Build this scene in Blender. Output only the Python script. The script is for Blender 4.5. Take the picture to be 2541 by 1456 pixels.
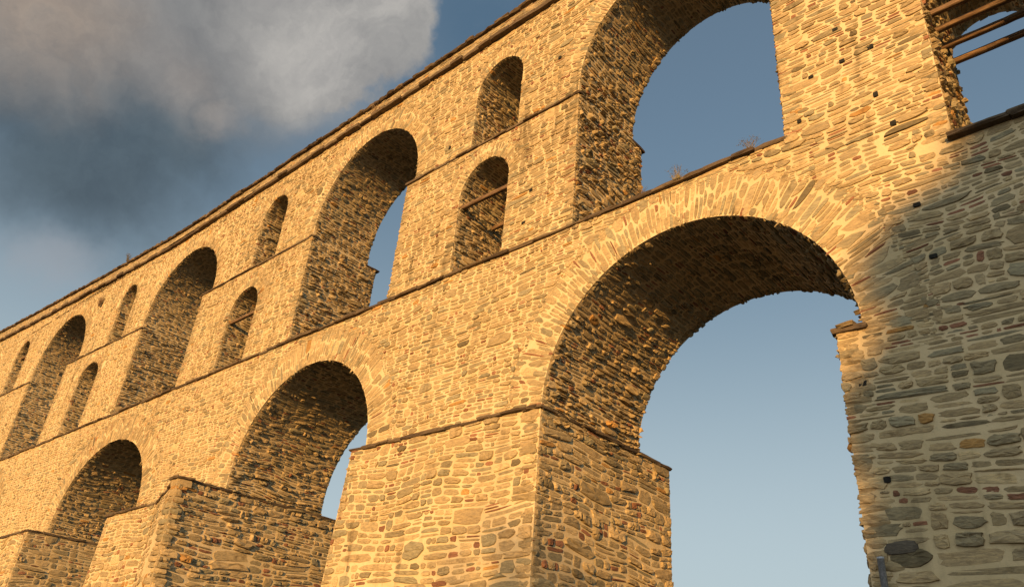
import bpy, math, random
import numpy as np
from mathutils import Matrix, Vector
for o in list(bpy.data.objects): bpy.data.objects.remove(o)
SC = bpy.context.scene
COL = SC.collection

# ---------------------------------------------------------------- camera
RC = np.array([[0.73979938, 0.27000352, 0.61627508],
               [0.66791961, -0.40514398, -0.62429299],
               [0.08111883, 0.87347378, -0.48006592]])
cam_d = bpy.data.cameras.new('camera'); cam = bpy.data.objects.new('camera', cam_d); COL.objects.link(cam)
m4 = Matrix.Identity(4)
for i in range(3):
    for j in range(3): m4[i][j] = RC[i, j]
cam.matrix_world = m4
cam_d.sensor_width = 36.0; cam_d.lens = 1950 / 2541 * 36.0
cam_d.clip_start = 0.1; cam_d.clip_end = 3000
SC.camera = cam
SC.cycles.diffuse_bounces = 1

# ---------------------------------------------------------------- light
SUN = Vector((0.38, -1.0, 0.170)).normalized()
elev = math.asin(SUN.z)
sd = bpy.data.lights.new('sun', 'SUN'); so = bpy.data.objects.new('sun', sd); COL.objects.link(so)
sd.energy = 5.0; sd.angle = math.radians(0.6); sd.color = (1.0, 0.575, 0.195)
so.rotation_euler = SUN.to_track_quat('Z', 'Y').to_euler()
SC.view_settings.view_transform = 'Standard'; SC.view_settings.look = 'None'
SC.view_settings.exposure = 0.48; SC.view_settings.gamma = 1.0

W = bpy.data.worlds.new('World'); SC.world = W; W.use_nodes = True
nt = W.node_tree; nt.nodes.clear()
def N(t, **k):
    n = nt.nodes.new(t)
    for a, b in k.items(): setattr(n, a, b)
    return n
def L(a, b): nt.links.new(a, b)
def val(x, sock):
    if isinstance(x, (int, float)): sock.default_value = x
    elif isinstance(x, tuple): sock.default_value = x
    else: L(x, sock)
def MA(op, a, b=None, c=None, clamp=False):
    n = N('ShaderNodeMath', operation=op); n.use_clamp = clamp
    val(a, n.inputs[0])
    if b is not None: val(b, n.inputs[1])
    if c is not None: val(c, n.inputs[2])
    return n.outputs[0]
def VM(op, a, b=None, s=None):
    n = N('ShaderNodeVectorMath', operation=op); val(a, n.inputs[0])
    if b is not None: val(b, n.inputs[1])
    if s is not None: val(s, n.inputs['Scale'])
    return n.outputs['Value'] if op in ('DISTANCE', 'DOT_PRODUCT', 'LENGTH') else n.outputs[0]
def MIX(f, a, b, blend='MIX'):
    n = N('ShaderNodeMix', data_type='RGBA', blend_type=blend)
    val(f, n.inputs[0])
    for x, i in ((a, 6), (b, 7)):
        if isinstance(x, tuple): n.inputs[i].default_value = (*x[:3], 1)
        else: L(x, n.inputs[i])
    return n.outputs[2]
def NOISE(v, scale, detail=4, rough=.55, out=0, dist=0):
    n = N('ShaderNodeTexNoise'); L(v, n.inputs['Vector']); n.inputs['Scale'].default_value = scale
    n.inputs['Detail'].default_value = detail; n.inputs['Roughness'].default_value = rough
    n.inputs['Distortion'].default_value = dist
    return n.outputs[out]
def SM(x, a, b, lo=0., hi=1.):
    n = N('ShaderNodeMapRange', interpolation_type='SMOOTHSTEP'); L(x, n.inputs[0])
    n.inputs[1].default_value = a; n.inputs[2].default_value = b
    n.inputs[3].default_value = lo; n.inputs[4].default_value = hi
    return n.outputs[0]
sky = N('ShaderNodeTexSky', sky_type='NISHITA'); sky.sun_disc = False
sky.sun_elevation = elev; sky.sun_rotation = math.atan2(SUN.x, SUN.y)
sky.air_density = 1.3; sky.dust_density = 1.2; sky.ozone_density = 2.0
tc = N('ShaderNodeTexCoord'); D0 = tc.outputs['Generated']
wob = VM('SUBTRACT', NOISE(D0, 3.0, 6, .6, 1), (.5, .5, .5))
D1 = VM('ADD', D0, VM('SCALE', wob, s=.20))
fine = NOISE(D1, 9, 6, .6)
def blob(c, r, soft=.6):
    v = Vector(c).normalized()
    return SM(VM('DISTANCE', D1, tuple(v)), r, r * (1 - soft))
def vmax(*a):
    x = a[0]
    for y in a[1:]: x = MA('MAXIMUM', x, y)
    return x
sc = VM('SCALE', sky.outputs[0], s=.105)
sz0 = N('ShaderNodeSeparateXYZ'); L(D0, sz0.inputs[0]); sc = MIX(SM(sz0.outputs[2], .70, .16, .26, .88), sc, MIX(SM(sz0.outputs[2], .6, .15), (.155, .205, .25), (.34, .41, .45)))
D2 = VM('ADD', D1, VM('SCALE', VM('SUBTRACT', NOISE(D0, 22, 5, .65, 1), (.5, .5, .5)), s=.045))
def blob2(c, r, soft, fine_=False):
    v = Vector(c).normalized()
    return SM(VM('DISTANCE', D2 if fine_ else D1, tuple(v)), r, r * (1 - soft))
big = vmax(blob2((-.835, .151, .535), .175, .7), blob2((-.776, .143, .614), .22, .5), blob2((-.861, .132, .495), .125, .8), blob2((-.687, .264, .677), .15, .6),
           blob2((-.633, .317, .706), .108, .22, True), blob2((-.673, .182, .717), .20, .4), blob2((-.75, .03, .66), .3, .4), MA('MULTIPLY', blob2((-.735, .29, .625), .11, .9), .7))
soft1 = SM(NOISE(D2, 6, 7, .6), .32, .62, .45, 1.15)
bA = MA('MULTIPLY', blob2((-.794, .051, .606), .15, .95), soft1); bB = MA('MULTIPLY', blob2((-.628, .325, .708), .19, .85), soft1)
bC = MA('MULTIPLY', MA('MAXIMUM', blob2((-.765, .205, .614), .075, .9), blob2((-.757, .255, .600), .05, .9)), .85)
sepz = N('ShaderNodeSeparateXYZ'); L(D1, sepz.inputs[0])
ccol = MIX(SM(sepz.outputs[2], .52, .66), (.060, .084, .104), (.165, .165, .165))
ccol = MIX(bA, ccol, (.27, .22, .18)); ccol = MIX(bB, ccol, (.34, .325, .305)); ccol = MIX(bC, ccol, (.22, .20, .185))
ccol = MIX(1.0, ccol, MIX(SM(NOISE(D2, 11, 8, .65), .3, .7), (.86, .86, .87), (1.15, 1.14, 1.12)), 'MULTIPLY')
sc = MIX(MA('MULTIPLY', blob2((-.53, .44, .73), .15, .95), .75), sc, (.055, .105, .165))
wisp = MA('MULTIPLY', blob2((-.898, .181, .401), .05, .95), .38)
wisp2 = MA('MULTIPLY', MA('MULTIPLY', blob2((-.52, .50, .72), .10, .8, True), SM(NOISE(D2, 9, 5, .6), .45, .75)), .45)
c1 = MIX(MA('MULTIPLY', big, .94), sc, ccol)
c1 = MIX(wisp, c1, (.28, .27, .28)); c1 = MIX(wisp2, c1, (.30, .34, .36))
gl = VM('DOT_PRODUCT', D0, tuple(Vector((.40, -1, .42)).normalized()))  # broad glow added to the unseen sun-side sky to lift shaded fronts
c1 = MIX(SM(gl, .30, .98), c1, (.56, .64, .68))
bg = N('ShaderNodeBackground'); L(c1, bg.inputs[0]); bg.inputs[1].default_value = 1.0
wo = N('ShaderNodeOutputWorld'); L(bg.outputs[0], wo.inputs[0])

# ---------------------------------------------------------------- materials
def mat(name):
    global nt
    m = bpy.data.materials.new(name); m.use_nodes = True; nt = m.node_tree
    b = nt.nodes['Principled BSDF']; b.inputs['Specular IOR Level'].default_value = .15
    b.inputs['Roughness'].default_value = .9
    return m, b
def bump(b, h, strength, dist):
    n = N('ShaderNodeBump'); L(h, n.inputs['Height']); n.inputs['Strength'].default_value = strength
    n.inputs['Distance'].default_value = dist; L(n.outputs[0], b.inputs['Normal'])
def scaled(v, s):
    n = N('ShaderNodeMapping'); L(v, n.inputs[0]); n.inputs['Scale'].default_value = s; return n.outputs[0]
M = {}
m, b = mat('stone')
P = N('ShaderNodeNewGeometry').outputs['Position']
at = N('ShaderNodeAttribute', attribute_name='tint').outputs['Color']
vein = NOISE(scaled(P, (3, 3, 14)), 2.2, 6, .65, 0, .6)
grit = NOISE(P, 28, 5, .7)
blot = NOISE(P, 3.3, 4, .6)
c = MIX(1.0, at, MIX(SM(vein, .3, .72), (.68, .68, .70), (1.24, 1.20, 1.12)), 'MULTIPLY')
c = MIX(SM(blot, .56, .76), c, MIX(1.0, c, (.62, .58, .52), 'MULTIPLY'))
c = MIX(MA('MULTIPLY', SM(grit, .58, .8), .55), c, (.36, .31, .22))
c = MIX(MA('MULTIPLY', SM(grit, .42, .22), .6), c, (.05, .045, .035))
strk = NOISE(scaled(P, (1.3, 1.3, .13)), 1.6, 4, .6); patch = NOISE(P, .33, 4, .6)
c = MIX(MA('MULTIPLY', MA('MULTIPLY', SM(strk, .52, .70), SM(patch, .42, .62)), .85), c, MIX(1.0, c, (.48, .47, .45), 'MULTIPLY'))
L(c, b.inputs['Base Color'])
bump(b, MA('ADD', MA('MULTIPLY', vein, 1.1), MA('MULTIPLY', grit, .5)), .6, .02)
M['stone'] = m
m, b = mat('mortar')
P = N('ShaderNodeNewGeometry').outputs['Position']
n1 = NOISE(P, .7, 5, .6); n2 = NOISE(P, 9, 6, .7); n3 = NOISE(P, 45, 3, .7)
c = MIX(SM(n1, .3, .7), (.545, .415, .225), (.66, .51, .295))
c = MIX(MA('MULTIPLY', SM(n2, .5, .75), .6), c, (.40, .31, .19))
c = MIX(MA('MULTIPLY', SM(n3, .62, .75), .35), c, (.26, .21, .14))
strk = NOISE(scaled(P, (1.3, 1.3, .13)), 1.6, 4, .6); patch = NOISE(P, .33, 4, .6)
c = MIX(MA('MULTIPLY', MA('MULTIPLY', SM(strk, .52, .70), SM(patch, .42, .62)), .75), c, MIX(1.0, c, (.48, .47, .45), 'MULTIPLY'))
L(c, b.inputs['Base Color']); bump(b, MA('ADD', n2, MA('MULTIPLY', n3, .3)), .55, .02)
M['mortar'] = m
m, b = mat('old_render')
P = N('ShaderNodeNewGeometry').outputs['Position']
n1 = NOISE(scaled(P, (.6, 1, 2.2)), 2.2, 7, .7); n2 = NOISE(P, 14, 5, .7)
c = MIX(SM(n1, .35, .62), (.16, .125, .08), (.50, .39, .235))
c = MIX(MA('MULTIPLY', SM(n2, .55, .72), .6), c, (.12, .10, .07))
L(c, b.inputs['Base Color']); bump(b, MA('ADD', n1, n2), 1.0, .06)
M['old_render'] = m
m, b = mat('wood')
P = N('ShaderNodeNewGeometry').outputs['Position']
n1 = NOISE(scaled(P, (.5, 6, 6)), 5, 6, .6); n2 = NOISE(P, 5, 3)
c = MIX(SM(n1, .35, .7), (.09, .052, .028), (.27, .17, .095)); c = MIX(MA('MULTIPLY', SM(n2, .5, .7), .5), c, (.07, .05, .035))
L(c, b.inputs['Base Color']); bump(b, n1, .6, .02)
M['wood'] = m
m, b = mat('metal')
P = N('ShaderNodeNewGeometry').outputs['Position']
L(MIX(SM(NOISE(P, 30, 4), .35, .7), (.30, .32, .34), (.50, .52, .55)), b.inputs['Base Color'])
b.inputs['Metallic'].default_value = .1; b.inputs['Roughness'].default_value = .5
M['metal'] = m
m, b = mat('ground')
P = N('ShaderNodeNewGeometry').outputs['Position']
c = MIX(SM(NOISE(P, .3, 8, .65), .35, .65), (.035, .032, .028), (.06, .055, .045)); L(c, b.inputs['Base Color'])
bump(b, NOISE(P, 4, 8, .7), .5, .08)
M['ground'] = m
m, b = mat('leaf')
at = N('ShaderNodeAttribute', attribute_name='tint').outputs['Color']; L(at, b.inputs['Base Color'])
M['leaf'] = m
m, b = mat('bark')
P = N('ShaderNodeNewGeometry').outputs['Position']
L(MIX(NOISE(scaled(P, (4, 4, 1)), 4, 5), (.06, .045, .03), (.16, .12, .08)), b.inputs['Base Color'])
M['bark'] = m

# ---------------------------------------------------------------- mesh accumulation
Z12 = 12.27
def warp(v):
    """the far end of the wall climbs slightly"""
    v = v.copy(); x = v[:, 0]; k = .17 * (np.clip(-x - 40, 0, 60) / 25.) ** 1.15
    dz = v[:, 2] - Z12
    v[:, 2] += k * np.where(dz > 0, dz, dz * .5 * np.clip((v[:, 2] + 1.6) / 6., 0, 1)); return v
class MB:
    def __init__(s): s.v = []; s.f = []; s.m = []; s.c = []; s.n = 0
    def add(s, v, faces, mi=0, col=(.3, .3, .3)):
        """v (n,3); faces list of (k,4)/(k,3) arrays or list of tuples; col (3,) or (n,3)"""
        v = np.asarray(v, float).reshape(-1, 3)
        col = np.broadcast_to(np.asarray(col, float), (len(v), 3))
        s.v.append(v); s.c.append(col)
        for f in faces:
            f = np.atleast_2d(np.asarray(f, dtype=np.int64)); s.f.append(f + s.n); s.m.append((len(f), mi))
        s.n += len(v)
    def build(s, name, mats, parent=None, smooth=True, dowarp=True):
        me = bpy.data.meshes.new(name)
        v = np.concatenate(s.v); c = np.concatenate(s.c)
        if dowarp: v = warp(v)
        loops = np.concatenate([f.ravel() for f in s.f]); tot = np.concatenate([np.full(len(f), f.shape[1]) for f in s.f])
        st = np.concatenate([[0], np.cumsum(tot)[:-1]])
        me.vertices.add(len(v)); me.vertices.foreach_set('co', v.ravel())
        me.loops.add(len(loops)); me.loops.foreach_set('vertex_index', loops.astype(np.int32))
        me.polygons.add(len(tot)); me.polygons.foreach_set('loop_start', st.astype(np.int32))
        me.polygons.foreach_set('material_index', np.concatenate([np.full(k, mi) for k, mi in s.m]).astype(np.int32))
        a = me.attributes.new('tint', 'FLOAT_COLOR', 'POINT')
        a.data.foreach_set('color', np.concatenate([c, np.ones((len(c), 1))], 1).ravel())
        for k in mats: me.materials.append(M[k])
        me.update(calc_edges=True); me.validate()
        if smooth:
            me.polygons.foreach_set('use_smooth', np.zeros(len(tot), bool))
        o = bpy.data.objects.new(name, me); COL.objects.link(o)
        if parent: o.parent = parent
        return o

PAL = np.array([[.34, .285, .18], [.39, .32, .20], [.44, .36, .225], [.28, .25, .17], [.48, .40, .25], [.36, .305, .20],
                [.285, .27, .195], [.40, .25, .10], [.17, .15, .10]])
PAL = PAL * np.array([1.06, .96, .82])
PW = np.array([.22, .20, .13, .14, .06, .13, .09, .012, .018]); PW = PW / PW.sum()
def colours(n, rng, brick=None, pal_w=None):
    c = PAL[rng.choice(len(PAL), n, p=PW if pal_w is None else pal_w)] * rng.uniform(.85, 1.15, (n, 1))
    if brick is not None: c[brick] = np.array([.27, .13, .075]) * rng.uniform(.7, 1.25, (brick.sum(), 1))
    return c

def split_rects(s0, s1, t0, t1, ps, pt, rng, var=1.):
    """recursive random subdivision of a strip into stone-sized rectangles"""
    nb = max(1, int(round((s1 - s0) / (ps * 4.3)))); nh = max(1, int(round((t1 - t0) / (pt * 2.4))))
    es = np.linspace(s0, s1, nb + 1); et = np.linspace(t0, t1, nh + 1)
    et[1:-1] += rng.uniform(-.28, .28, nh - 1) * (et[1] - et[0])
    R = []
    for j in range(nh):
        e2 = es.copy(); e2[1:-1] += rng.uniform(-.45, .45) * (es[1] - es[0]) if nb > 1 else 0
        e2[1:-1] += rng.uniform(-.25, .25, max(0, nb - 1)) * (es[1] - es[0])
        R += [(e2[i], e2[i + 1], et[j], et[j + 1]) for i in range(nb)]
    R = np.array(R)
    tw = 1.12 * ps * np.exp(rng.normal(0, .34 * var, len(R))); th = 1.15 * pt * np.exp(rng.normal(0, .27 * var, len(R))); done = []
    for it in range(14):
        w = R[:, 1] - R[:, 0]; h = R[:, 3] - R[:, 2]; rw = w / tw; rh = h / th
        go_ = np.maximum(rw, rh) > 1.42
        done.append(R[~go_]); R, rw, rh, w, h = R[go_], rw[go_], rh[go_], w[go_], h[go_]
        if len(R) == 0: break
        f = rng.uniform(.32, .68, len(R)); vert = (rw > rh * rng.uniform(1.1, 2.6, len(R))) | (rh < 1.25)
        A = R.copy(); B = R.copy()
        ms = R[:, 0] + w * f; mt = R[:, 2] + h * f
        A[:, 1] = np.where(vert, ms, A[:, 1]); B[:, 0] = np.where(vert, ms, B[:, 0])
        A[:, 3] = np.where(vert, A[:, 3], mt); B[:, 2] = np.where(vert, B[:, 2], mt)
        R = np.concatenate([A, B]); tw = 1.12 * ps * np.exp(rng.normal(0, .34 * var, len(R))); th = 1.15 * pt * np.exp(rng.normal(0, .27 * var, len(R)))
    return np.concatenate(done)
def rubble(mb, s0, s1, t0, t1, ps, pt, inside, mapf, seed, K=11, gap=.012, hh=(.008, .03), over=.0, rough=.5, small=.20, rings=3, chip=.26, var=1.):
    """irregular rubble stones over the strip [s0,s1]x[t0,t1]; inside(s,t) > 0 keeps; mapf(s,t,h) -> xyz"""
    rng = np.random.default_rng(seed)
    R = split_rects(s0 - .1, s1 + .1, t0 - .03, t1 + .03, ps, pt, rng, var)
    cs = (R[:, 0] + R[:, 1]) / 2; ct = (R[:, 2] + R[:, 3]) / 2; a = (R[:, 1] - R[:, 0]) / 2; b = (R[:, 3] - R[:, 2]) / 2
    ok = inside(cs, ct) > -.5 * np.minimum(a, b); cs, ct, a, b = cs[ok], ct[ok], a[ok], b[ok]; n = len(cs)
    if n == 0: return
    g = gap * rng.uniform(.55, 1.6, n); a = np.maximum(a - g, a * .5); b = np.maximum(b - g, b * .5)
    th = np.linspace(0, 2 * np.pi, K, endpoint=False)[None] + rng.uniform(-.16, .16, (n, K)); c_, s_ = np.cos(th), np.sin(th)
    p = rng.uniform(2.5, 9.0, (n, 1)); q = (np.abs(c_) ** p + np.abs(s_) ** p) ** (-1 / p); ux, uy = c_ * q, s_ * q
    # skewed corners: each side of the block tapers at random
    k1 = rng.uniform(-.28, .28, (n, 4)); uy = uy * (1 - np.abs(k1[:, :1]) * (1 + np.sign(k1[:, :1]) * ux) * .5); ux = ux * (1 - np.abs(k1[:, 1:2]) * (1 + np.sign(k1[:, 1:2]) * uy) * .5)
    jit = 1 + .085 * rng.standard_normal((n, K)).clip(-1.7, 1.5); ux, uy = ux * jit, uy * jit
    def wf(x, y, k, sc_):   # smooth random displacement that bends the courses
        o = 0
        for m in range(5):
            r_ = np.random.default_rng(seed * 31 + k * 7 + m); fx, fy = r_.normal(0, 1, 2) / (ps * 1.9), r_.normal(0, 1, 2) / (pt * 3.6)
            o = o + np.sin(x * fx[0] + y * fy[0] + r_.uniform(0, 6.28))
        return o / 5 * sc_
    dx = ux * a[:, None]; dy = uy * b[:, None]
    X = cs[:, None] + dx; Y = ct[:, None] + dy
    X = X + wf(X, Y, 1, ps * .30); Y = Y + wf(X, Y, 2, pt * .95)
    cx = X.mean(1, keepdims=True); cy = Y.mean(1, keepdims=True); dx = X - cx; dy = Y - cy
    f = np.ones((n, K)); lim = -over * rng.uniform(.2, 1, (n, 1))
    for it in range(9):
        bad = inside(cx + f * dx, cy + f * dy) < lim; f = np.where(bad, f * .80, f)
    dx, dy = dx * f, dy * f
    good = (f.mean(1) > .32); cx, cy, dx, dy, a, b = cx[good], cy[good], dx[good], dy[good], a[good], b[good]; n = len(cx)
    if n == 0: return
    h = rng.uniform(hh[0], hh[1], (n, 1)) * np.clip(np.minimum(a, b) / (pt * .42), .55, 1.3)[:, None]
    tilt = rng.uniform(-.5, .5, (n, 2)) * rough
    nx = dx / (np.abs(dx).max(1, keepdims=True) + 1e-6); ny = dy / (np.abs(dy).max(1, keepdims=True) + 1e-6)
    def ring(f, hf, nz):
        hv = h * (hf + tilt[:, :1] * nx * f + tilt[:, 1:] * ny * f + nz * rng.standard_normal(dx.shape))
        return mapf(cx + dx * f, cy + dy * f, hv)
    z = np.full(dx.shape, -.012)
    if rings == 3: A = [mapf(cx + dx * 1.02, cy + dy * 1.02, z), ring(.95, .80, .10), ring(.60, 1.0, .16)]
    else: A = [mapf(cx + dx, cy + dy, z), ring(.84, .95, .1)]
    cen = mapf(cx, cy, h * (1.05 + .15 * rng.standard_normal((n, 1))))
    V = np.concatenate(A + [cen], 1); nr_ = len(A); nv = nr_ * K + 1
    k = np.arange(K); k2 = (k + 1) % K
    quads = np.concatenate([np.stack([q_ * K + k, q_ * K + k2, (q_ + 1) * K + k2, (q_ + 1) * K + k], 1) for q_ in range(nr_ - 1)])
    tris = np.stack([(nr_ - 1) * K + k, (nr_ - 1) * K + k2, np.full(K, nv - 1)], 1)
    off = (np.arange(n) * nv)[:, None, None]
    brick = (a * b < ps * pt * .11) & (rng.random(n) < chip)
    col = colours(n, rng, brick)
    mb.add(V.reshape(-1, 3), [(quads[None] + off).reshape(-1, 4), (tris[None] + off).reshape(-1, 3)], 1, np.repeat(col, nv, 0))

def plane_map(o, e1, e2, nrm):
    o, e1, e2, nrm = [np.array(a, float) for a in (o, e1, e2, nrm)]
    return lambda s, t, h: o + np.asarray(s)[..., None] * e1 + np.asarray(t)[..., None] * e2 + np.asarray(h)[..., None] * nrm

# unit rounded block (cube shell 4x4 per face)
def _block():
    idx = {}; vs = []; fs = []; G = 3
    def gv(p):
        if p not in idx: idx[p] = len(vs); vs.append([2 * a / G - 1 for a in p])
        return idx[p]
    for ax in range(3):
        for sd_ in (0, G):
            for i in range(G):
                for j in range(G):
                    q = []
                    for (a, b2) in ((i, j), (i + 1, j), (i + 1, j + 1), (i, j + 1)):
                        p = [0, 0, 0]; p[ax] = sd_; p[(ax + 1) % 3] = a; p[(ax + 2) % 3] = b2; q.append(gv(tuple(p)))
                    fs.append(q if sd_ else q[::-1])
    v = np.array(vs); return v, np.array(fs)
BV, BF = _block()
def blocks(mb, C, A, B, Cc, seed, col=None, pn=5., noise=.10, mi=1):
    """rounded stones: centres C (n,3); half-axes A,B,Cc (n,3)"""
    rng = np.random.default_rng(seed); C = np.asarray(C, float); n = len(C)
    if n == 0: return
    v = np.sign(BV) * np.abs(BV); q = v / (np.sum(np.abs(v) ** pn, 1, keepdims=True) ** (1 / pn))
    q = np.broadcast_to(q, (n,) + q.shape) * (1 + noise * rng.standard_normal((n, len(q), 1)).clip(-1.8, 1.8))
    V = C[:, None] + q[..., :1] * np.asarray(A)[:, None] + q[..., 1:2] * np.asarray(B)[:, None] + q[..., 2:] * np.asarray(Cc)[:, None]
    if col is None: col = colours(n, rng, (rng.random(n) < .12) & (np.linalg.norm(A, axis=1) < .042))
    col = np.broadcast_to(col, (n, 3))
    off = (np.arange(n) * len(BV))[:, None, None]
    mb.add(V.reshape(-1, 3), [(BF[None] + off).reshape(-1, 4)], mi, np.repeat(col, len(BV), 0))

def quoins(mb, pts, n1, n2, seed, th=(.06, .13), l1=(.18, .5), l2=(.15, .35), p1=(.0, .03), p2=(-.015, .055)):
    """flat stones stacked along a corner polyline; n1,n2 outward normals (arrays, one per point) of the two faces"""
    rng = np.random.default_rng(seed)
    pts = np.asarray(pts, float); n1 = np.broadcast_to(np.asarray(n1, float), pts.shape); n2 = np.broadcast_to(np.asarray(n2, float), pts.shape)
    sl = np.concatenate([[0], np.cumsum(np.linalg.norm(np.diff(pts, axis=0), axis=1))]); L_ = sl[-1]
    s = 0; cs = []; hs = []
    while s < L_ - .03:
        h = rng.uniform(*th); h = min(h, L_ - s); cs.append(s + h / 2); hs.append(h); s += h + rng.uniform(.008, .022)
    cs = np.array(cs); hs = np.array(hs); n = len(cs)
    ip = lambda arr, q: np.stack([np.interp(q, sl, arr[:, k]) for k in range(3)], 1)
    P0 = ip(pts, cs); T = ip(pts, np.minimum(cs + .05, L_)) - ip(pts, np.maximum(cs - .05, 0)); T /= np.linalg.norm(T, axis=1, keepdims=True) + 1e-9
    a = ip(n1, cs); bb = ip(n2, cs)
    L1 = rng.uniform(l2[0], l2[1], n)[:, None]; L2 = rng.uniform(l1[0], l1[1], n)[:, None]   # L1 extends into along -n1, L2 along -n2
    q1 = rng.uniform(*p1, n)[:, None]; q2 = rng.uniform(*p2, n)[:, None]
    C = P0 + a * (q1 - L1 / 2) + bb * (q2 - L2 / 2)
    Tj = T + .06 * rng.standard_normal((n, 3)); 
    blocks(mb, C, Tj * hs[:, None] / 2 * 1.06, a * (L1 / 2 + q1 * 0) + .0, bb * (L2 / 2), seed + 1, pn=7., noise=.05)

def slabs(mb, pts, nrm, seed, thick=(.06, .11), out=(.06, .15), length=(.45, 1.1), inn=.25, col=((.085, .06, .04), (.17, .125, .08)), zj=.012, up=(0, 0, 1), wav=.0):
    """thin overhanging slabs laid end to end along a horizontal polyline"""
    rng = np.random.default_rng(seed); pts = np.asarray(pts, float); nrm = np.array(nrm, float); up = np.array(up, float)
    d = pts[-1] - pts[0]; L_ = np.linalg.norm(d); d /= L_; s = 0
    C, A, B, Q = [], [], [], []
    while s < L_ - .02:
        l = min(rng.uniform(*length), L_ - s); o = rng.uniform(*out); t = rng.uniform(*thick)
        c = pts[0] + d * (s + l / 2) + nrm * (o - (o + inn) / 2) + up * (rng.uniform(-zj, zj) + wav * math.sin(s * 1.3 + seed))
        C.append(c); A.append(d * (l / 2 + .03) + up * rng.uniform(-.014, .014)); B.append(nrm * (o + inn) / 2 + up * rng.uniform(-.015, .01)); Q.append(up * t / 2); s += l
    c0, c1 = np.array(col[0]), np.array(col[1]); cc = c0 + (c1 - c0) * rng.random((len(C), 1))
    blocks(mb, C, A, B, Q, seed + 5, col=cc, pn=16., noise=.035)

# ---------------------------------------------------------------- arch openings
class Arch:
    def __init__(s, cx, a, z0, b, zb): s.cx, s.a, s.z0, s.b, s.zb = cx, a, z0, b, zb
    def prof(s, n=28, jamb=True):
        th = np.linspace(np.pi, 0, n); x = s.cx + s.a * np.cos(th); z = s.z0 + s.b * np.sin(th)
        if jamb:
            k = max(2, int((s.z0 - s.zb) / .5)); zz = np.linspace(s.zb, s.z0, k, endpoint=False)
            x = np.concatenate([np.full(k, s.cx - s.a), x, np.full(k, s.cx + s.a)]); z = np.concatenate([zz, z, zz[::-1]])
        return x, z
    def dist(s, x, z):
        q = np.sqrt(((x - s.cx) / s.a) ** 2 + (np.maximum(z - s.z0, 0) / s.b) ** 2)
        d = np.where(z > s.z0, (q - 1) * (s.a + s.b) / 2, np.abs(x - s.cx) - s.a)
        return np.where(z < s.zb - .01, 99., d)
YF = 14.0
def wall(mb, outline, y0, y1, reveal_skip=None):
    """solid prism from an (x,z) outline, y0 front, y1 back; sides included"""
    from mathutils.geometry import tessellate_polygon
    dense = []
    for i, (xa_, za_) in enumerate(outline):       # long edges get points so that the far climb bends them
        xb_, zb_ = outline[(i + 1) % len(outline)]; k_ = max(1, int(abs(xb_ - xa_) / 1.5)) if min(xa_, xb_) < -39 else 1
        dense += [(xa_ + (xb_ - xa_) * j / k_, za_ + (zb_ - za_) * j / k_) for j in range(k_)]
    outline = dense
    n = len(outline); pf = [Vector((x, z, 0)) for x, z in outline]
    tr = np.array(tessellate_polygon([pf]))
    a = np.array([(x, y0, z) for x, z in outline]); b = np.array([(x, y1, z) for x, z in outline])
    area = sum(outline[i][0] * outline[(i + 1) % n][1] - outline[(i + 1) % n][0] * outline[i][1] for i in range(n))
    k = np.arange(n); k2 = (k + 1) % n
    mb.add(np.concatenate([a, b]), [tr, tr[:, ::-1] + n, np.stack([k, k2, k2 + n, k + n], 1)], 0)
def intrados(mb, ar, y0, y1, seed, jamb=True, pt=.12, ps=.30, hh=(.02, .075), K=9, gap=.012, yback=None, rings=3):
    x, z = ar.prof(60, jamb); sl = np.concatenate([[0], np.cumsum(np.hypot(np.diff(x), np.diff(z)))])
    tx = np.gradient(x, sl); tz = np.gradient(z, sl); l = np.hypot(tx, tz); tx, tz = tx / l, tz / l
    nx, nz = tz, -tx      # towards the void
    yb = yback if yback is not None else (lambda s: y1)
    def mf(s, t, h):
        X = np.interp(t, sl, x) + h * np.interp(t, sl, nx); Z = np.interp(t, sl, z) + h * np.interp(t, sl, nz)
        return np.stack([y_like(s), X, Z], -1)[..., [1, 0, 2]]
    y_like = lambda s: np.asarray(s, float)
    def ins(s, t):
        zz = np.interp(t, sl, z)
        return np.minimum(np.minimum(s - y0 - .06, np.vectorize(yb)(zz) - s - .06 if yback else y1 - s - .06), np.minimum(t - .02, sl[-1] - t - .02))
    def mf2(s, t, h):
        h = h * (1 - .68 * np.clip((np.interp(t, sl, z) - ar.z0) / ar.b * 1.25, 0, 1))
        X = np.interp(t, sl, x) + h * np.interp(t, sl, nx); Z = np.interp(t, sl, z) + h * np.interp(t, sl, nz)
        return np.stack([X, np.broadcast_to(np.asarray(s, float), X.shape), Z], -1)
    rubble(mb, y0, y1, 0, sl[-1], ps, pt, ins, mf2, seed, K=K, gap=gap * 1.35, hh=(hh[0] * 1.2, hh[1] * 1.35), rough=.9, rings=rings)
    P3 = np.stack([x, np.full_like(x, y0), z], 1); n2 = np.stack([nx, 0 * nx, nz], 1)
    quoins(mb, P3, (0, -1, 0), n2, seed + 11, p2=(-.02, .04), th=(.05, .17))
    for lo, hi, yy in ([(-99, 99, y1)] if yback is None else [(-99, 17.2, yb(15.)), (17.2, 99, yb(19.))]):
        sel = (z >= lo) & (z <= hi)
        # split into runs
        idx = np.where(sel)[0]
        for run in np.split(idx, np.where(np.diff(idx) > 1)[0] + 1):
            if len(run) > 1: quoins(mb, np.stack([x[run], np.full(len(run), yy), z[run]], 1), (0, 1, 0), n2[run], seed + 12, p2=(-.02, .075), th=(.05, .20))
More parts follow.
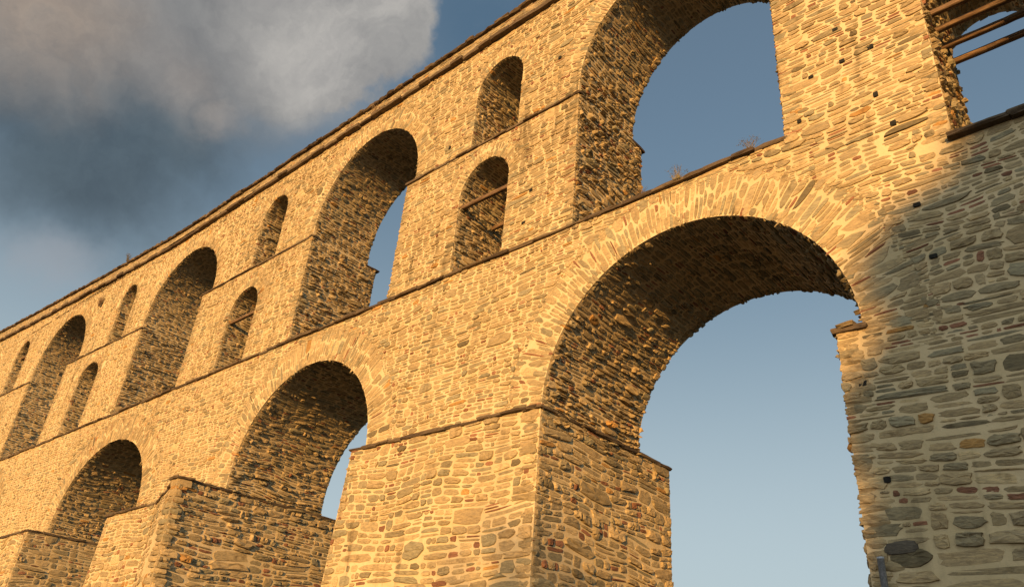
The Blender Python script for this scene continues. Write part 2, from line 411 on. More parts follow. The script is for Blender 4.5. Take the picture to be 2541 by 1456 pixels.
def voussoirs(mb, ar, T, seed, y=YF, pitch=.13, lr=.55, zlow=None, K=10):
    """radial slabs of the arch ring on the front face"""
    per = np.pi * (ar.a + ar.b) / 2
    def mf(s, t, h):
        th = np.pi - (s / per) * np.pi
        c_, s_ = np.cos(th), np.sin(th)
        nx, nz = c_ / ar.a, s_ / ar.b; l = np.hypot(nx, nz)
        return np.stack([ar.cx + ar.a * c_ + t * nx / l, y - h, ar.z0 + ar.b * s_ + t * nz / l], -1)
    def ins(s, t):
        z = mf(s, t, 0 * s)[..., 2]
        return np.minimum(np.minimum(s + .05, per + .05 - s), np.minimum(t - .015, T + .03 - t)) if zlow is None else \
               np.minimum(np.minimum(np.minimum(s + .05, per + .05 - s), zlow - z), np.minimum(t - .015, T + .03 - t))
    rubble(mb, 0, per, 0, T + .2, pitch, lr, ins, mf, seed, K=K, gap=.0075, hh=(.012, .042), small=.10, over=.05)
def tier_front(mb, x0, x1, z0, z1, arches, rings, seed, ps=.34, pt=.125, K=10, y=YF, extra=None, hh=(.006, .034), gap=.009, rn=3):
    def ins(x, z):
        d = np.minimum(np.minimum(x - x0, x1 - x), np.minimum(z - z0, z1 - z)) + .0
        for ar, T in zip(arches, rings):
            dd = ar.dist(x, z); dd = np.where((z > ar.z0), dd - T, dd - .0)
            d = np.minimum(d, dd - .02)
        if extra is not None: d = np.minimum(d, extra(x, z))
        return d
    rubble(mb, x0, x1, z0, z1, ps, pt, ins, plane_map((0, y, 0), (1, 0, 0), (0, 0, 1), (0, -1, 0)), seed, K=K, gap=gap, hh=hh, rings=rn, over=.05, var=1.25)

# =============================================================== ground
g = MB(); g.add([(-1500, -1500, -1.6), (1500, -1500, -1.6), (1500, 1500, -1.6), (-1500, 1500, -1.6)], [[0, 1, 2, 3]], 0)
go = g.build('ground', ['ground'], smooth=False, dowarp=False); go['kind'] = 'structure'

AQ = bpy.data.objects.new('stone_aqueduct', None); COL.objects.link(AQ); AQ.location = (0, 0, 0)
AQ['label'] = 'tall two storey rubble stone aqueduct with round arches in golden evening sun'; AQ['category'] = 'aqueduct'

XL, XR = -80., 12.
# arches of the lower storey
LA = [Arch(7.4, 4.0, 7.1, 4.0, -1.6), Arch(-8.42, 4.0, 7.1, 3.88, -1.6), Arch(-23.62, 4.1, 7.1, 3.8, -1.6), Arch(-40.2, 4.95, 6.9, 3.75, -1.6), Arch(-59.9, 4.6, 6.9, 4.0, -1.6)]
lr_ = [1.15, 1.15, 1.15, 1.2, 1.1]
ZM, ZI, ZT = 12.27, 17.22, 22.15
def arch_gate(ar, left_open=False): pass
# ---- lower arcade
mb = MB()
out = [(XL, -1.6), (XL, ZM)] + [(XR, ZM), (XR, -1.6)]
pl = [(XR, -1.6)]
for ar in LA:      # right to left along the bottom
    x, z = ar.prof(40); pl += [(float(a), float(b_)) for a, b_ in zip(x[::-1], z[::-1])]
pl += [(XL, -1.6), (XL, ZM), (-5.3, ZM), (-2.45, ZM), (-2.45, 10.6), (XR, 10.6)]
wall(mb, pl, YF, 18.3)
# piers by x-range covered by projecting piers: stones of the wall start above their tops
PIERS = [(-4.95, 3.3, None), (-20.15, -12.4, 7.05), (-37.9, -27.73, 6.7), (-54.5, -45.1, 6.55)]
def above(x, z):
    d = np.full(np.shape(x), 9.)
    for a, b_, zt in PIERS:
        if zt: d = np.where((x > a - .1) & (x < b_ + .1), np.minimum(d, z - zt - .06), d)
    return d
def seam(x): return 10.52 + np.clip((-2.7 - x) / 2.4, 0, 1) * 1.35 + .12 * np.sin(x * 6) * (x < -2.8) + .07 * np.sin(x * 15) * (x < -2.8)
def infill(mb, x0, x1, z0, z1, ar, T, seed, K=8, y=YF):
    def ins(x, z):
        d = ar.dist(x, z)
        return np.minimum(np.minimum(.20 - np.abs(d - T - .02), z - np.maximum(ar.z0 - .6, z0)), z1 - z)
    rubble(mb, x0, x1, z0, z1, .17, .07, ins, plane_map((0, y, 0), (1, 0, 0), (0, 0, 1), (0, -1, 0)), seed, K=K, gap=.006, hh=(.003, .016), rings=2)
def z_size(mb, zs, seed, **k):
    for (za, zb_, ps, pt, hh, gap) in zs:
        tier_front(mb, k['x0'], k['x1'], za, zb_, k['ar'], k['rg'], seed + int(za * 7), ps=ps, pt=pt, K=k.get('K', 12), extra=k.get('extra'), hh=hh, gap=gap, rn=k.get('rn', 3))
ex = above
# near right pier: big stones at the foot, smaller higher up
z_size(mb, [(-1.6, 3.2, .66, .27, (.01, .055), .018), (3.2, 4.9, .52, .20, (.01, .05), .015), (4.9, 7.14, .43, .16, (.008, .045), .013)], 101, x0=-4.93, x1=3.3, ar=[], rg=[], K=15)
z_size(mb, [(7.1, 8.6, .40, .16, (.006, .035), .014), (8.6, ZM, .36, .135, (.005, .028), .011)],
       101, x0=-4.95, x1=3.3, ar=LA[:2], rg=lr_[:2], K=14, extra=lambda x, z: np.where(x > -5.35, seam(x) - z, 9.))
z_size(mb, [(6.6, ZM - .05, .34, .125, (.006, .038), .010)], 151, x0=-20.5, x1=-4.95, ar=LA[1:3], rg=lr_[1:3], K=12, extra=ex)
z_size(mb, [(6.0, ZM - .05, .34, .125, (.006, .034), .010)], 171, x0=-46.5, x1=-20.5, ar=LA[2:4], rg=lr_[2:4], K=9, extra=ex)
z_size(mb, [(6.0, ZM - .05, .36, .135, (.006, .034), .011)], 191, x0=-72, x1=-46.5, ar=LA[3:5], rg=lr_[3:5], K=7, extra=ex, rn=2)
z_size(mb, [(-1.6, ZM - .05, .5, .2, (.004, .03), .014)], 201, x0=3.3, x1=XR, ar=LA[:1], rg=lr_[:1], K=8, rn=2)
lower = mb
for i, ar in enumerate(LA):
    a2 = Arch(ar.cx, ar.a, ar.z0, ar.b, 6.6 if i else -1.6)
    intrados(lower, a2, YF, 18.3, 300 + i * 20, jamb=True, pt=.13 if i < 3 else .15, ps=.36, hh=(.02, .11), K=10 if i < 3 else 8)
for i, ar in enumerate(LA[1:4]):
    infill(lower, ar.cx - ar.a - 1.6, ar.cx + ar.a + 1.6, 6.5, ZM - .04, ar, lr_[i + 1], 380 + i)
lo = lower.build('lower_arcade', ['mortar', 'stone'], AQ)
for i, ar in enumerate(LA):
    v = MB(); near = i in (1, 2)
    voussoirs(v, ar, lr_[i], 400 + i * 9, pitch=.12, lr=.60, zlow=ZM - .06, K=11 if near else 8)
    v.build('arch_ring', ['mortar', 'stone'], AQ)

# ---- piers with projecting feet
def pier(fp_bot, fp_top, zt, seed, corners, faces, ps=.50, pt=.21, hh=(.01, .07), K=13, back_slope=0., capcol=None, fronthh=None):
    """footprints: list of (x,y) counter-clockwise; faces: indices of the edges that get stones"""
    mb = MB(); zb = -1.6; n = len(fp_bot)
    a = np.array([(x, y, zb) for x, y in fp_bot]); b_ = np.array([(x, y, zt) for x, y in fp_top])
    k = np.arange(n); k2 = (k + 1) % n
    mb.add(np.concatenate([a, b_]), [np.stack([k, k2, k2 + n, k + n], 1), [list(range(n, 2 * n))]], 0)
    for e in faces:
        p0, p1, q0, q1 = a[e], a[(e + 1) % n], b_[e], b_[(e + 1) % n]
        L0 = np.linalg.norm(q1 - q0); H = zt - zb
        nr = np.cross(p1 - p0, q0 - p0); nr /= np.linalg.norm(nr)
        def mf(s, t, h, p0=p0, p1=p1, q0=q0, q1=q1, nr=nr, L0=L0, H=H):
            u = (np.asarray(s) / L0)[..., None]; w_ = (np.asarray(t) / H)[..., None]
            return (p0 * (1 - u) + p1 * u) * (1 - w_) + (q0 * (1 - u) + q1 * u) * w_ + np.asarray(h)[..., None] * nr
        ins = lambda s, t, L0=L0, H=H: np.minimum(np.minimum(s - .03, L0 - s - .03), np.minimum(t, H - .05 - t))
        front = abs(nr[1]) > .8; hf = (fronthh or (.006, .05)) if front else hh
        for za, zb_, f in ((-1.6, 3.0, 1.35), (3.0, 4.8, 1.08), (4.8, zt - .04, .84)):
            ins2 = lambda s, t, L0=L0, za=za, zb_=zb_: np.minimum(np.minimum(s - .03, L0 - s - .03), np.minimum(t - (za + 1.6) + .04, zb_ + 1.6 + .02 - t))
            rubble(mb, 0, L0, za + 1.6, zb_ + 1.6, ps * f, pt * f, ins2, mf, seed + e * 13 + int(za), K=K, gap=.014 * f, hh=hf, rough=.9 if not front else .5, var=1.5, chip=.25)
    for e in corners:
        pts = np.stack([a[e] + (b_[e] - a[e]) * w_ for w_ in np.linspace(0, 1, 12)])
        def en(i):
            d = b_[(i + 1) % n] - b_[i]; nn = np.array([d[1], -d[0], 0]); return nn / np.linalg.norm(nn)
        quoins(mb, pts, en(e - 1), en(e), seed + 77 + e, th=(.10, .24), l1=(.25, .7), l2=(.25, .6), p1=(.005, .03), p2=(.0, .035))
    o = mb.build('pier', ['mortar', 'stone'], AQ)
    lb = MB()
    for e in faces:
        q0, q1 = b_[e], b_[(e + 1) % n]; d = q1 - q0; nn = np.array([d[1], -d[0], 0]); nn /= np.linalg.norm(nn)
        slabs(lb, [q0 - d / np.linalg.norm(d) * .06, q1 + d / np.linalg.norm(d) * .06], nn, seed + 55 + e, thick=(.07, .12), out=(.05, .12), inn=.6, length=(.5, 1.3))
    lb.build('impost_ledge', ['mortar', 'stone'], o)
    return mb, o
# footprint edges CCW seen from above: front-left, front-right, back-right, back-left -> edge 0 front, 1 right side
def fp(xl, xr, yf, yb, yfl=None): return [(xl, yf if yfl is None else yfl), (xr, yf), (xr, yb), (xl, yb)]
pier(fp(-20.75, -12.33, 13.95, 19.95), fp(-20.15, -12.4, 13.96, 19.9), 7.08, 500, [0, 1, 2], [0, 1])
pier([(-38.6, 13.97), (-32.4, 13.7), (-27.7, 12.35), (-27.7, 19.95), (-38.6, 19.95)], [(-37.9, 13.97), (-32.7, 13.78), (-27.73, 12.15), (-27.73, 19.9), (-37.9, 19.9)], 6.75, 540, [0, 2, 3], [0, 1, 2], K=11, hh=(.01, .11))
pier(fp(-54.9, -45.1, 13.0, 19.0), fp(-54.5, -45.1, 13.1, 19.0), 6.62, 580, [0, 1, 2], [0, 1], K=9)
# near pier: projects into the opening and behind
mb2 = MB()
pb = pier([(-4.86, 13.995), (3.6, 13.995), (3.6, 19.9), (-4.86, 19.9)], [(-4.93, 13.995), (3.5, 13.995), (3.5, 19.9), (-4.93, 19.9)], 7.15, 620, [0], [3], K=9)

# ---- middle and upper storeys
TA = [Arch(-8.62, 3.12, 17.45, 3.55, ZM), Arch(-22.57, 3.23, 17.6, 3.4, ZM), Arch(-37.95, 3.8, 17.4, 3.45, ZM), Arch(-55.0, 4.3, 17.3, 3.65, ZM), Arch(-73.2, 3.6, 17.3, 3.6, ZM)]
TR = [.95, .95, .95, .95, .9]
NL = [Arch(-15.57, 1.13, 15.25, 1.2, ZM), Arch(-30.4, 1.2, 15.0, 1.2, ZM), Arch(-47.75, 1.5, 15.3, 1.15, ZM), Arch(-64.5, 1.3, 15.0, 1.2, ZM)]
NU = [Arch(-15.37, 1.1, 19.7, 1.15, ZI), Arch(-29.75, 1.05, 19.8, 1.15, ZI), Arch(-45.5, 1.08, 19.75, 1.15, ZI), Arch(-64.2, 1.3, 19.7, 1.15, ZI)]
NR = Arch(-1.36, .89, 14.35, .9, 10.62)
blocksx = [(TA[i + 1].cx + TA[i + 1].a, TA[i].cx - TA[i].a) for i in range(4)] + [(XL, TA[4].cx - TA[4].a)]
for i_, x_ in enumerate((-19.75, -35.0, -52.4)): blocksx[i_] = (x_, blocksx[i_][1])     # piers slightly wider than the arches above
YM, YU = 17.4, 16.9
for i, (x0, x1) in enumerate(blocksx):
    mb = MB()
    pl = [(x1, ZM)]
    if i < 4:
        x, z = NL[i].prof(24); pl += [(float(a), float(b_)) for a, b_ in zip(x[::-1], z[::-1])]
    pl += [(x0, ZM), (x0, ZI), (x1, ZI)]
    wall(mb, pl, YF, YM)
    ars = NL[i:i + 1] if i < 4 else []
    tier_front(mb, x0, x1, ZM + .05, ZI - .05, ars, [.62] * len(ars), 700 + i * 17, ps=.33, pt=.12, K=(12, 9, 7, 7, 6)[i], rn=3 if i < 2 else 2)
    if ars and i < 2: infill(mb, x0, x1, ZM, ZI - .05, ars[0], .62, 725 + i)
    if ars: intrados(mb, ars[0], YF, YM, 720 + i * 17, pt=.12, K=9 if i < 2 else 7, hh=(.02, .065))
    # jamb faces of the pier block
    for sgn, xx in ((1, x1), (-1, x0)):
        mpf = plane_map((xx, 0, 0), (0, 1, 0), (0, 0, 1), (sgn, 0, 0))
        rubble(mb, YF, YM, ZM, ZI, .30, .12, lambda s, t: np.minimum(np.minimum(s - YF - .05, YM - .05 - s), np.minimum(t - ZM - .05, ZI - .04 - t)), mpf, 760 + i * 5 + sgn, K=(11, 9, 8, 7, 6)[i], hh=(.025, .11), gap=.015, rough=1.2, rings=3 if i < 3 else 2)
        zz = np.linspace(ZM + .05, ZI - .02, 12)
        quoins(mb, np.stack([np.full(12, xx), np.full(12, YF), zz], 1), (0, -1, 0), (sgn, 0, 0), 780 + i * 5 + sgn)
        quoins(mb, np.stack([np.full(12, xx), np.full(12, YM), zz], 1), (0, 1, 0), (sgn, 0, 0), 790 + i * 5 + sgn)
    pb_ = mb.build('upper_pier', ['mortar', 'stone'], AQ)
    if ars:
        v = MB(); voussoirs(v, ars[0], .62, 800 + i, pitch=.10, lr=.30, K=9); v.build('arch_ring', ['mortar', 'stone'], AQ)
    sl = MB()
    slabs(sl, [(x0 - .04, YF, ZI), (x1 + .05, YF, ZI)], (0, -1, 0), 820 + i, thick=(.06, .10), out=(.05, .11), inn=.15)
    for sgn, xx in ((1, x1), (-1, x0)):
        slabs(sl, [(xx, YF - .05, ZI), (xx, YF + .55, ZI)], (sgn, 0, 0), 830 + i + sgn, thick=(.05, .09), out=(.02, .07), inn=.2, length=(.3, .5))
    sl.build('string_course', ['mortar', 'stone'], AQ); sl = MB()
    slabs(sl, [(x0 - .02, YM, ZI - .01), (x1 + .03, YM, ZI - .01)], (0, 1, 0), 840 + i, thick=(.07, .1), out=(.12, .24), inn=.6)
    sl.build('string_course', ['mortar', 'stone'], AQ)
# right hand pier of the upper storeys
xa, xb = TA[0].cx + TA[0].a, 3.0
mb = MB(); x, z = NR.prof(24)
pl = [(xb, 10.62)] + [(float(a), float(b_)) for a, b_ in zip(x[::-1], z[::-1])] + [(-2.45, 10.62), (-2.45, 12.28), (xa, 12.28), (xa, ZI), (xb, ZI)]
# the wall under this pier is part of the lower arcade up to the mid ledge left of the niche
wall(mb, pl, YF - .003, 16.15)
tier_front(mb, xa, xb, 10.6, ZI, [NR], [.0], 901, ps=.38, pt=.145, K=14, gap=.012, hh=(.006, .04), y=YF - .003, extra=lambda x, z: np.minimum(z - seam(x) - .015, np.where(x > -2.3, z - 10.7, 9.)))
intrados(mb, NR, YF, 16.15, 910, pt=.12, K=11, hh=(.02, .07))
zz = np.linspace(12.3, ZI, 12)
quoins(mb, np.stack([np.full(12, xa), np.full(12, YF), zz], 1), (0, -1, 0), (-1, 0, 0), 915, l1=(.2, .6))
rubble(mb, YF, 16.1, 12.3, ZI, .30, .13, lambda s, t: np.minimum(s - YF - .05, 16.1 - s), plane_map((xa, 0, 0), (0, 1, 0), (0, 0, 1), (-1, 0, 0)), 917, K=9, hh=(.02, .06))
mb.build('upper_pier', ['mortar', 'stone'], AQ)

mb = MB()
pl = [(xb, ZI)]
allu = [TA[0], NU[0], TA[1], NU[1], TA[2], NU[2], TA[3], NU[3], TA[4]]; allr = [.95, .55, .95, .55, .95, .55, .95, .55, .9]
for ar in allu:
    x, z = Arch(ar.cx, ar.a, ar.z0, ar.b, ZI).prof(36); pl += [(float(a), float(b_)) for a, b_ in zip(x[::-1], z[::-1])]
pl += [(XL, ZI), (XL, ZT), (xb, ZT)]
wall(mb, pl, YF, YU)
for (x0, x1, K, rn) in ((xa, xb, 9, 3), (-20.5, xa, 12, 3), (-32, -20.5, 9, 3), (-50, -32, 7, 2), (-78, -50, 7, 2)):
    tier_front(mb, x0, x1, ZI + .05, ZT - .05, allu, allr, 930 + int(-x0), ps=.33, pt=.12, K=K, rn=rn)
for i, ar in enumerate(allu):
    intrados(mb, Arch(ar.cx, ar.a, ar.z0, ar.b, ZI + .03), YF, YU, 960 + i * 14, pt=.12, K=9 if i < 4 else 7, hh=(.02, .08), rings=3 if i < 4 else 2)
for i, ar in enumerate(allu[:4]): infill(mb, ar.cx - ar.a - 1.4, ar.cx + ar.a + 1.4, ZI + .05, ZT - .04, ar, allr[i], 950 + i)
mb.build('upper_arcade', ['mortar', 'stone'], AQ)
for i, ar in enumerate(allu):
    v = MB(); voussoirs(v, ar, allr[i], 1100 + i * 3, pitch=.115, lr=.42 if i % 2 == 0 else .3, zlow=ZT - .05, K=9 if i < 4 else 7)
    v.build('arch_ring', ['mortar', 'stone'], AQ)

# ---- ledge between the storeys, cornice, parapet, capping
mb = MB()
xs = np.arange(-80, -5.5, 6.2)
slabs(mb, [(-80, YF, ZM), (-5.45, YF, ZM)], (0, -1, 0), 1200, thick=(.07, .13), out=(.06, .15), inn=.5, length=(.4, 1.2), wav=.012)
for ar in TA:    # paving of the arch floors, seen edge-on at the back
    slabs(mb, [(ar.cx - ar.a, 18.3, ZM), (ar.cx + ar.a, 18.3, ZM)], (0, 1, 0), 1210, thick=(.08, .12), out=(.05, .12), inn=4.0)
mb.build('ledge', ['mortar', 'stone'], AQ); mb = MB()
slabs(mb, [(-2.3, YF, 10.62), (XR, YF, 10.62)], (0, -1, 0), 1220, thick=(.10, .17), out=(.10, .2), inn=.6, length=(.6, 1.3), wav=.02)
mb.build('ledge', ['mortar', 'stone'], AQ)
mb = MB()
slabs(mb, [(-80, YF, ZT), (xb, YF, ZT)], (0, -1, 0), 1230, thick=(.12, .19), out=(.16, .26), inn=.5, length=(.5, 1.3), wav=.012)
mb.build('cornice', ['mortar', 'stone'], AQ)
mb = MB()
def box(mb, x0, x1, y0, y1, z0, z1, n=1, mi=0):
    xs = np.linspace(x0, x1, n + 1)
    for a, b_ in zip(xs[:-1], xs[1:]):
        v = [(x, y, z) for x in (a, b_) for y in (y0, y1) for z in (z0, z1)]
        mb.add(v, [[0, 1, 3, 2], [4, 6, 7, 5], [0, 4, 5, 1], [2, 3, 7, 6], [0, 2, 6, 4], [1, 5, 7, 3]], mi)
ZP = 22.98
v = []; nx_ = 47; xs = np.linspace(XL, xb, nx_)
a = np.array([(x, y, z) for x in xs for (y, z) in ((YF + .04, ZT + .02), (YF + .04, ZP), (YU - .05, ZP), (YU - .05, ZT + .02))])
q = np.arange(nx_ - 1) * 4
mb.add(a, [np.stack([q + j, q + (j + 1) % 4, q + 4 + (j + 1) % 4, q + 4 + j], 1) for j in range(4)], 0)
rubble(mb, XL, xb, ZT + .05, ZP, .34, .11, lambda s, t: np.minimum(t - ZT - .06, ZP - .04 - t), plane_map((0, YF + .04, 0), (1, 0, 0), (0, 0, 1), (0, -1, 0)), 1240, K=8, hh=(.002, .022), gap=.010, rings=2)
mb.build('parapet', ['old_render', 'stone'], AQ)
mb = MB()
slabs(mb, [(XL, YF, ZP + .04), (xb, YF, ZP + .04)], (0, -1, 0), 1250, thick=(.10, .18), out=(.10, .15), inn=1.2, length=(.3, .8), wav=.012)
slabs(mb, [(XL, YU - .06, ZP + .04), (xb, YU - .06, ZP + .04)], (0, 1, 0), 1252, thick=(.07, .13), out=(.04, .1), inn=1.9, length=(.3, .8))
slabs(mb, [(XL, YF + .1, ZP + .12), (xb, YF + .1, ZP + .12)], (0, -1, 0), 1254, thick=(.04, .08), out=(.0, .08), inn=1.2, length=(.3, .9))
mb.build('capping', ['mortar', 'stone'], AQ)
# cap stone on the shoulder of the near pier
mb = MB()
blocks(mb, [(-4.72, 14.25, 7.22), (-4.78, 15.1, 7.22), (-4.78, 16.1, 7.22), (-4.78, 17.2, 7.22)], [(.17, 0, .015)] * 4, [(0, .42, 0), (0, .45, 0), (0, .52, 0), (0, .5, 0)], [(0, 0, .055)] * 4, 1260, col=np.array([[.24, .18, .10]] * 4), pn=8, noise=.06)
mb.build('cap_stone', ['mortar', 'stone'], AQ)
# near-black blocks for putlog holes; their colour stands in for the shade inside
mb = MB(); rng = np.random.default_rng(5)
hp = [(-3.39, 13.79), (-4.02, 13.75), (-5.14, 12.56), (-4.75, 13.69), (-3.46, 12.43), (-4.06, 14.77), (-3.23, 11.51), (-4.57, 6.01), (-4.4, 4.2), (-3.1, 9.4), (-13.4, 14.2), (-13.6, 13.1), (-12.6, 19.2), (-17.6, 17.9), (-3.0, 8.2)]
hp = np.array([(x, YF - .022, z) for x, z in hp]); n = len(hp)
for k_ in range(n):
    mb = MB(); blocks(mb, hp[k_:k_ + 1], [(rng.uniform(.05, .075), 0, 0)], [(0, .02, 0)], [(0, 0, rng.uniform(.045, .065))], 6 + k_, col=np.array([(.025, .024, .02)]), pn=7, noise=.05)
    mb.build('putlog_shade_block', ['mortar', 'stone'], AQ)


mb = MB(); blocks(mb, [(-4.33, YF - .02, 3.06)], [(.26, 0, .012)], [(0, .04, 0)], [(0, 0, .105)], 77, col=np.array([(.12, .10, .075)]), pn=4, noise=.05)
mb.build('sooty_stone', ['mortar', 'stone'], AQ)
# =============================================================== things
def tag(o, label, cat, group=None):
    o['label'] = label; o['category'] = cat
    if group: o['group'] = group
    return o
def beam(x0, x1, y, z, w, h, seed, tilt=0.):
    rng = random.Random(seed); n = 14; mb = MB(); vs = []
    for i in range(n + 1):
        x = x0 + (x1 - x0) * i / n; jz = rng.uniform(-.005, .005); jy = rng.uniform(-.005, .005); c = .014
        for (a, b_) in ((-w / 2 + c, -h / 2), (w / 2 - c, -h / 2), (w / 2, -h / 2 + c), (w / 2, h / 2 - c), (w / 2 - c, h / 2), (-w / 2 + c, h / 2), (-w / 2, h / 2 - c), (-w / 2, -h / 2 + c)):
            vs.append((x, y + a + jy, z + b_ + jz + tilt * (x - x0)))
    q = np.arange(n) * 8
    fs = [np.stack([q + j, q + 8 + j, q + 8 + (j + 1) % 8, q + (j + 1) % 8], 1) for j in range(8)] + [[list(range(8))], [list(range(n * 8 + 7, n * 8 - 1, -1))]]
    mb.add(vs, fs, 0); return mb
labs = ['topmost and frontmost of the four weathered beams across the right hand niche', 'second from the top of the four weathered beams across the right hand niche',
        'third from the top of the four weathered beams across the right hand niche', 'lowest of the four weathered beams across the right hand niche, against open sky']
for i, (y, z) in enumerate([(14.27, 14.26), (14.64, 14.10), (15.10, 13.98), (15.50, 13.82)]):
    o = beam(-2.42, .1, y + .05, z, .13, .13, 40 + i).build('wooden_beam', ['wood'], smooth=False); tag(o, labs[i], 'wooden beam', 'beams across the right hand niche')
for (x0, x1, y, z, lab, gr) in [(-16.95, -14.2, 14.15, 14.97, 'dark beam across the front of the large lower niche with its shadow below', 'beams across the lower niches'),
                                (-16.95, -14.2, 15.6, 14.93, 'reddish beam deeper inside the large lower niche, behind the dark front beam', 'beams across the lower niches'),
                                (-31.8, -28.95, 14.2, 14.80, 'dark beam across the middle lower niche between the two tall arches', 'beams across the lower niches'),
                                (-65.8, -62.6, 14.35, 19.9, 'short dark beam in the narrow upper niche at the far left', None)]:
    o = beam(x0, x1, y, z, .13, .14, int(-x0 * 3 + y)).build('wooden_beam', ['wood'], smooth=False); tag(o, lab, 'wooden beam', gr)

# galvanised pipe at the foot of the near pier
mb = MB(); n = 20; th = np.linspace(0, 2 * np.pi, n, endpoint=False); vs = []
for (r, z) in ((.055, -1.6), (.055, 2.86), (.058, 2.86), (.058, 2.90), (.045, 2.90), (.045, 2.6)):
    vs += [(-4.63 + r * math.cos(t) - (z - 2.9) * .012, 13.80 + r * math.sin(t), z) for t in th]
q = np.arange(n); q2 = (q + 1) % n
mb.add(vs, [np.stack([j * n + q, j * n + q2, (j + 1) * n + q2, (j + 1) * n + q], 1) for j in range(5)], 0)
for z in (2.0, .4):
    vs = [(-4.63 + r * math.cos(t) - (z - 2.9) * .012, 13.80 + r * math.sin(t), z + dz) for (r, dz) in ((.055, 0), (.064, 0), (.064, .05), (.055, .05)) for t in th]
    mb.add(vs, [np.stack([j * n + q, j * n + q2, (j + 1) * n + q2, (j + 1) * n + q], 1) for j in range(3)], 0)
tag(mb.build('metal_pipe', ['metal'], smooth=False, dowarp=False), 'grey galvanised pipe standing against the foot of the nearest pier', 'pipe')

def tuft(name, x, y, z, n, h, spread, seed, col, label, heads=True):
    rng = random.Random(seed); mb = MB()
    for i in range(n):
        a = rng.uniform(0, 6.283); l = h * rng.uniform(.45, 1.0); sp = spread * rng.uniform(.2, 1.); w = .0045
        p0 = np.array([x + rng.uniform(-.1, .1), y + rng.uniform(-.05, .05), z]); dx = np.array([math.cos(a) * sp, math.sin(a) * sp * .5, 0])
        pts = [p0 + dx * (t ** 1.5) + np.array([0, 0, l * t]) for t in (0, .35, .7, 1)]
        cc = np.array(col) * rng.uniform(.7, 1.3)
        for side in ((1, 0, 0), (0, 1, 0)):
            s = np.array(side) * w; vs = []
            for k, p in enumerate(pts): f = 1 - k * .22; vs += [p - s * f, p + s * f]
            mb.add(vs, [np.array([[0, 1, 3, 2], [2, 3, 5, 4], [4, 5, 7, 6]])], 0, cc)
        if heads and rng.random() < .6:
            for _ in range(5):
                q = pts[-1] + np.array([rng.uniform(-.05, .05), rng.uniform(-.05, .05), rng.uniform(-.06, .05)]); r = rng.uniform(.006, .012)
                mb.add([q + (r, 0, 0), q - (r, 0, 0), q + (0, r, 0), q - (0, r, 0), q + (0, 0, 2 * r), q - (0, 0, r)], [np.array([[0, 2, 4], [2, 1, 4], [1, 3, 4], [3, 0, 4], [2, 0, 5], [1, 2, 5], [3, 1, 5], [0, 3, 5]])], 0, cc * .6)
    o = mb.build(name, ['leaf'], smooth=False); return tag(o, label, 'plant')
tuft('dry_weed', -6.35, 13.95, 12.32, 34, .34, .30, 1, (.22, .175, .09), 'tall dry weed with seed heads on the ledge at the right of the sky opening')
tuft('dry_weed', -8.35, 13.95, 12.32, 30, .40, .22, 2, (.22, .175, .09), 'thin dry weed on the ledge near the left end of the large sky opening')
tuft('dry_grass', -9.4, 13.88, 12.32, 45, .16, .22, 3, (.30, .20, .10), 'low tuft of dry grass on the ledge beside the tall right jamb', False)
tuft('dry_grass', -8.28, 13.86, 12.25, 60, .14, .16, 7, (.28, .22, .09), 'bushy dry grass clump hanging under the thin weed on the ledge', False)
tuft('dry_weed', -48.3, 14.0, 23.25, 50, .50, .35, 4, (.22, .175, .09), 'small reddish weed growing on the capping far along the top')
tuft('dry_weed', -22.9, 13.85, 22.3, 50, .42, .25, 5, (.33, .22, .12), 'brownish weed growing from the cornice above the second tall arch')
tuft('dry_shrub', -50.0, 13.85, 20.5, 160, .7, .5, 6, (.30, .20, .12), 'withered shrub rooted in the wall above the far tall arch', False)

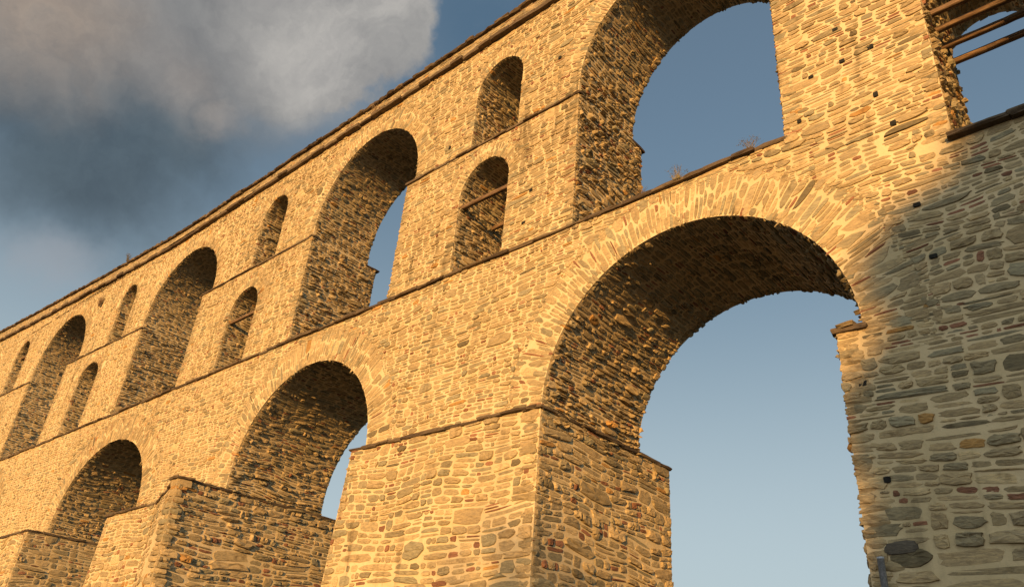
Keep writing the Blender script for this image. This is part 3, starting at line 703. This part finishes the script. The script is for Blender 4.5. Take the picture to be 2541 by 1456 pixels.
# trees across the street: out of the picture, their crowns throw the shade on the near pier
def tree(x, y, zc, blobs, seed, label, nleaf=9000, leaf=.16):
    rng = np.random.default_rng(seed); e = bpy.data.objects.new('shade_tree', None); COL.objects.link(e); e.location = (0, 0, 0)
    tag(e, label, 'tree', 'trees behind the camera')
    mb = MB(); th = np.linspace(0, 2 * np.pi, 10, endpoint=False)
    def limb(p0, p1, r0, r1):
        p0, p1 = np.array(p0, float), np.array(p1, float); d = (p1 - p0) / np.linalg.norm(p1 - p0); u = np.cross(d, (.3, .9, .1)); u /= np.linalg.norm(u); w_ = np.cross(d, u)
        vs = [p + r * (np.cos(t) * u + np.sin(t) * w_) for p, r in ((p0, r0), ((p0 + p1) / 2 + rng.normal(0, .08, 3), (r0 + r1) / 2), (p1, r1)) for t in th]
        q = np.arange(10); q2 = (q + 1) % 10
        mb.add(vs, [np.stack([j * 10 + q, j * 10 + q2, (j + 1) * 10 + q2, (j + 1) * 10 + q], 1) for j in range(2)], 0)
    fork = (x, y, -1.6 + (zc + 1.6) * .45); limb((x, y, -1.6), fork, .42, .3)
    for b_ in blobs: limb(fork, b_[0], .2, .05)
    mb.build('trunk', ['bark'], e, dowarp=False)
    V = []; Cc = []
    tot = sum(b_[1] ** 2 for b_ in blobs)
    for c_, r in blobs:
        n = int(nleaf * r * r / tot); d = rng.normal(0, 1, (n, 3)); d /= np.linalg.norm(d, axis=1, keepdims=True)
        p = np.array(c_) + d * (r * rng.uniform(.35, 1.0, (n, 1)) ** .5) * np.array([1, 1, .85]) + rng.normal(0, .12, (n, 3))
        a = rng.normal(0, 1, (n, 3)); a /= np.linalg.norm(a, axis=1, keepdims=True); b2 = np.cross(a, rng.normal(0, 1, (n, 3))); b2 /= np.linalg.norm(b2, axis=1, keepdims=True)
        s = leaf * rng.uniform(.6, 1.3, (n, 1)); V.append(np.stack([p - a * s, p + b2 * s * .5, p + a * s, p - b2 * s * .5], 1)); Cc.append(np.repeat(np.array([.05, .075, .025]) * rng.uniform(.6, 1.4, (n, 1)), 4, 0))
    V = np.concatenate(V); Cc = np.concatenate(Cc); q = np.arange(len(V)) * 4
    mb = MB(); mb.add(V.reshape(-1, 3), [np.stack([q, q + 1, q + 2, q + 3], 1)], 0, Cc); mb.build('crown', ['leaf'], e, smooth=False, dowarp=False)
def shade_at(x, z, dist):
    """point that shades wall point (x, YF, z), dist metres towards the street"""
    return (x + .38 * dist, YF - dist, z + .170 * dist)
DT = 85.
bl = [(shade_at(.5, 6.0, DT), 4.4), (shade_at(-1.7, 5.2, DT + 1), 3.2), (shade_at(-2.3, 2.4, DT), 2.9), (shade_at(1.0, 9.5, DT - 1), 3.3), (shade_at(-2.2, 8.1, DT), 2.1), (shade_at(3.5, 4, DT), 5.), (shade_at(2.6, 12.5, DT), 3.6), (shade_at(-2.0, .6, DT), 3.2), (shade_at(-1.9, 3.4, DT + 1.5), 2.9), (shade_at(1.5, 2.5, DT - 1.5), 4.)]
c0 = shade_at(1.5, 6, DT)
c2 = shade_at(-13.3, 2.4, 85)
tree(c2[0], c2[1], c2[2], [(shade_at(-13.6, 2.6, 85), 2.3), (shade_at(-13.0, .2, 84), 3.2), (shade_at(-14.5, .0, 86), 2.6)], 12, 'smaller thin leafed tree across the street, dappling the foot of the middle pier', nleaf=800, leaf=.3)
tree(c0[0], c0[1], c0[2], bl, 11, 'tall leafy tree across the street behind the camera, shading the nearest pier', nleaf=60000, leaf=.3)
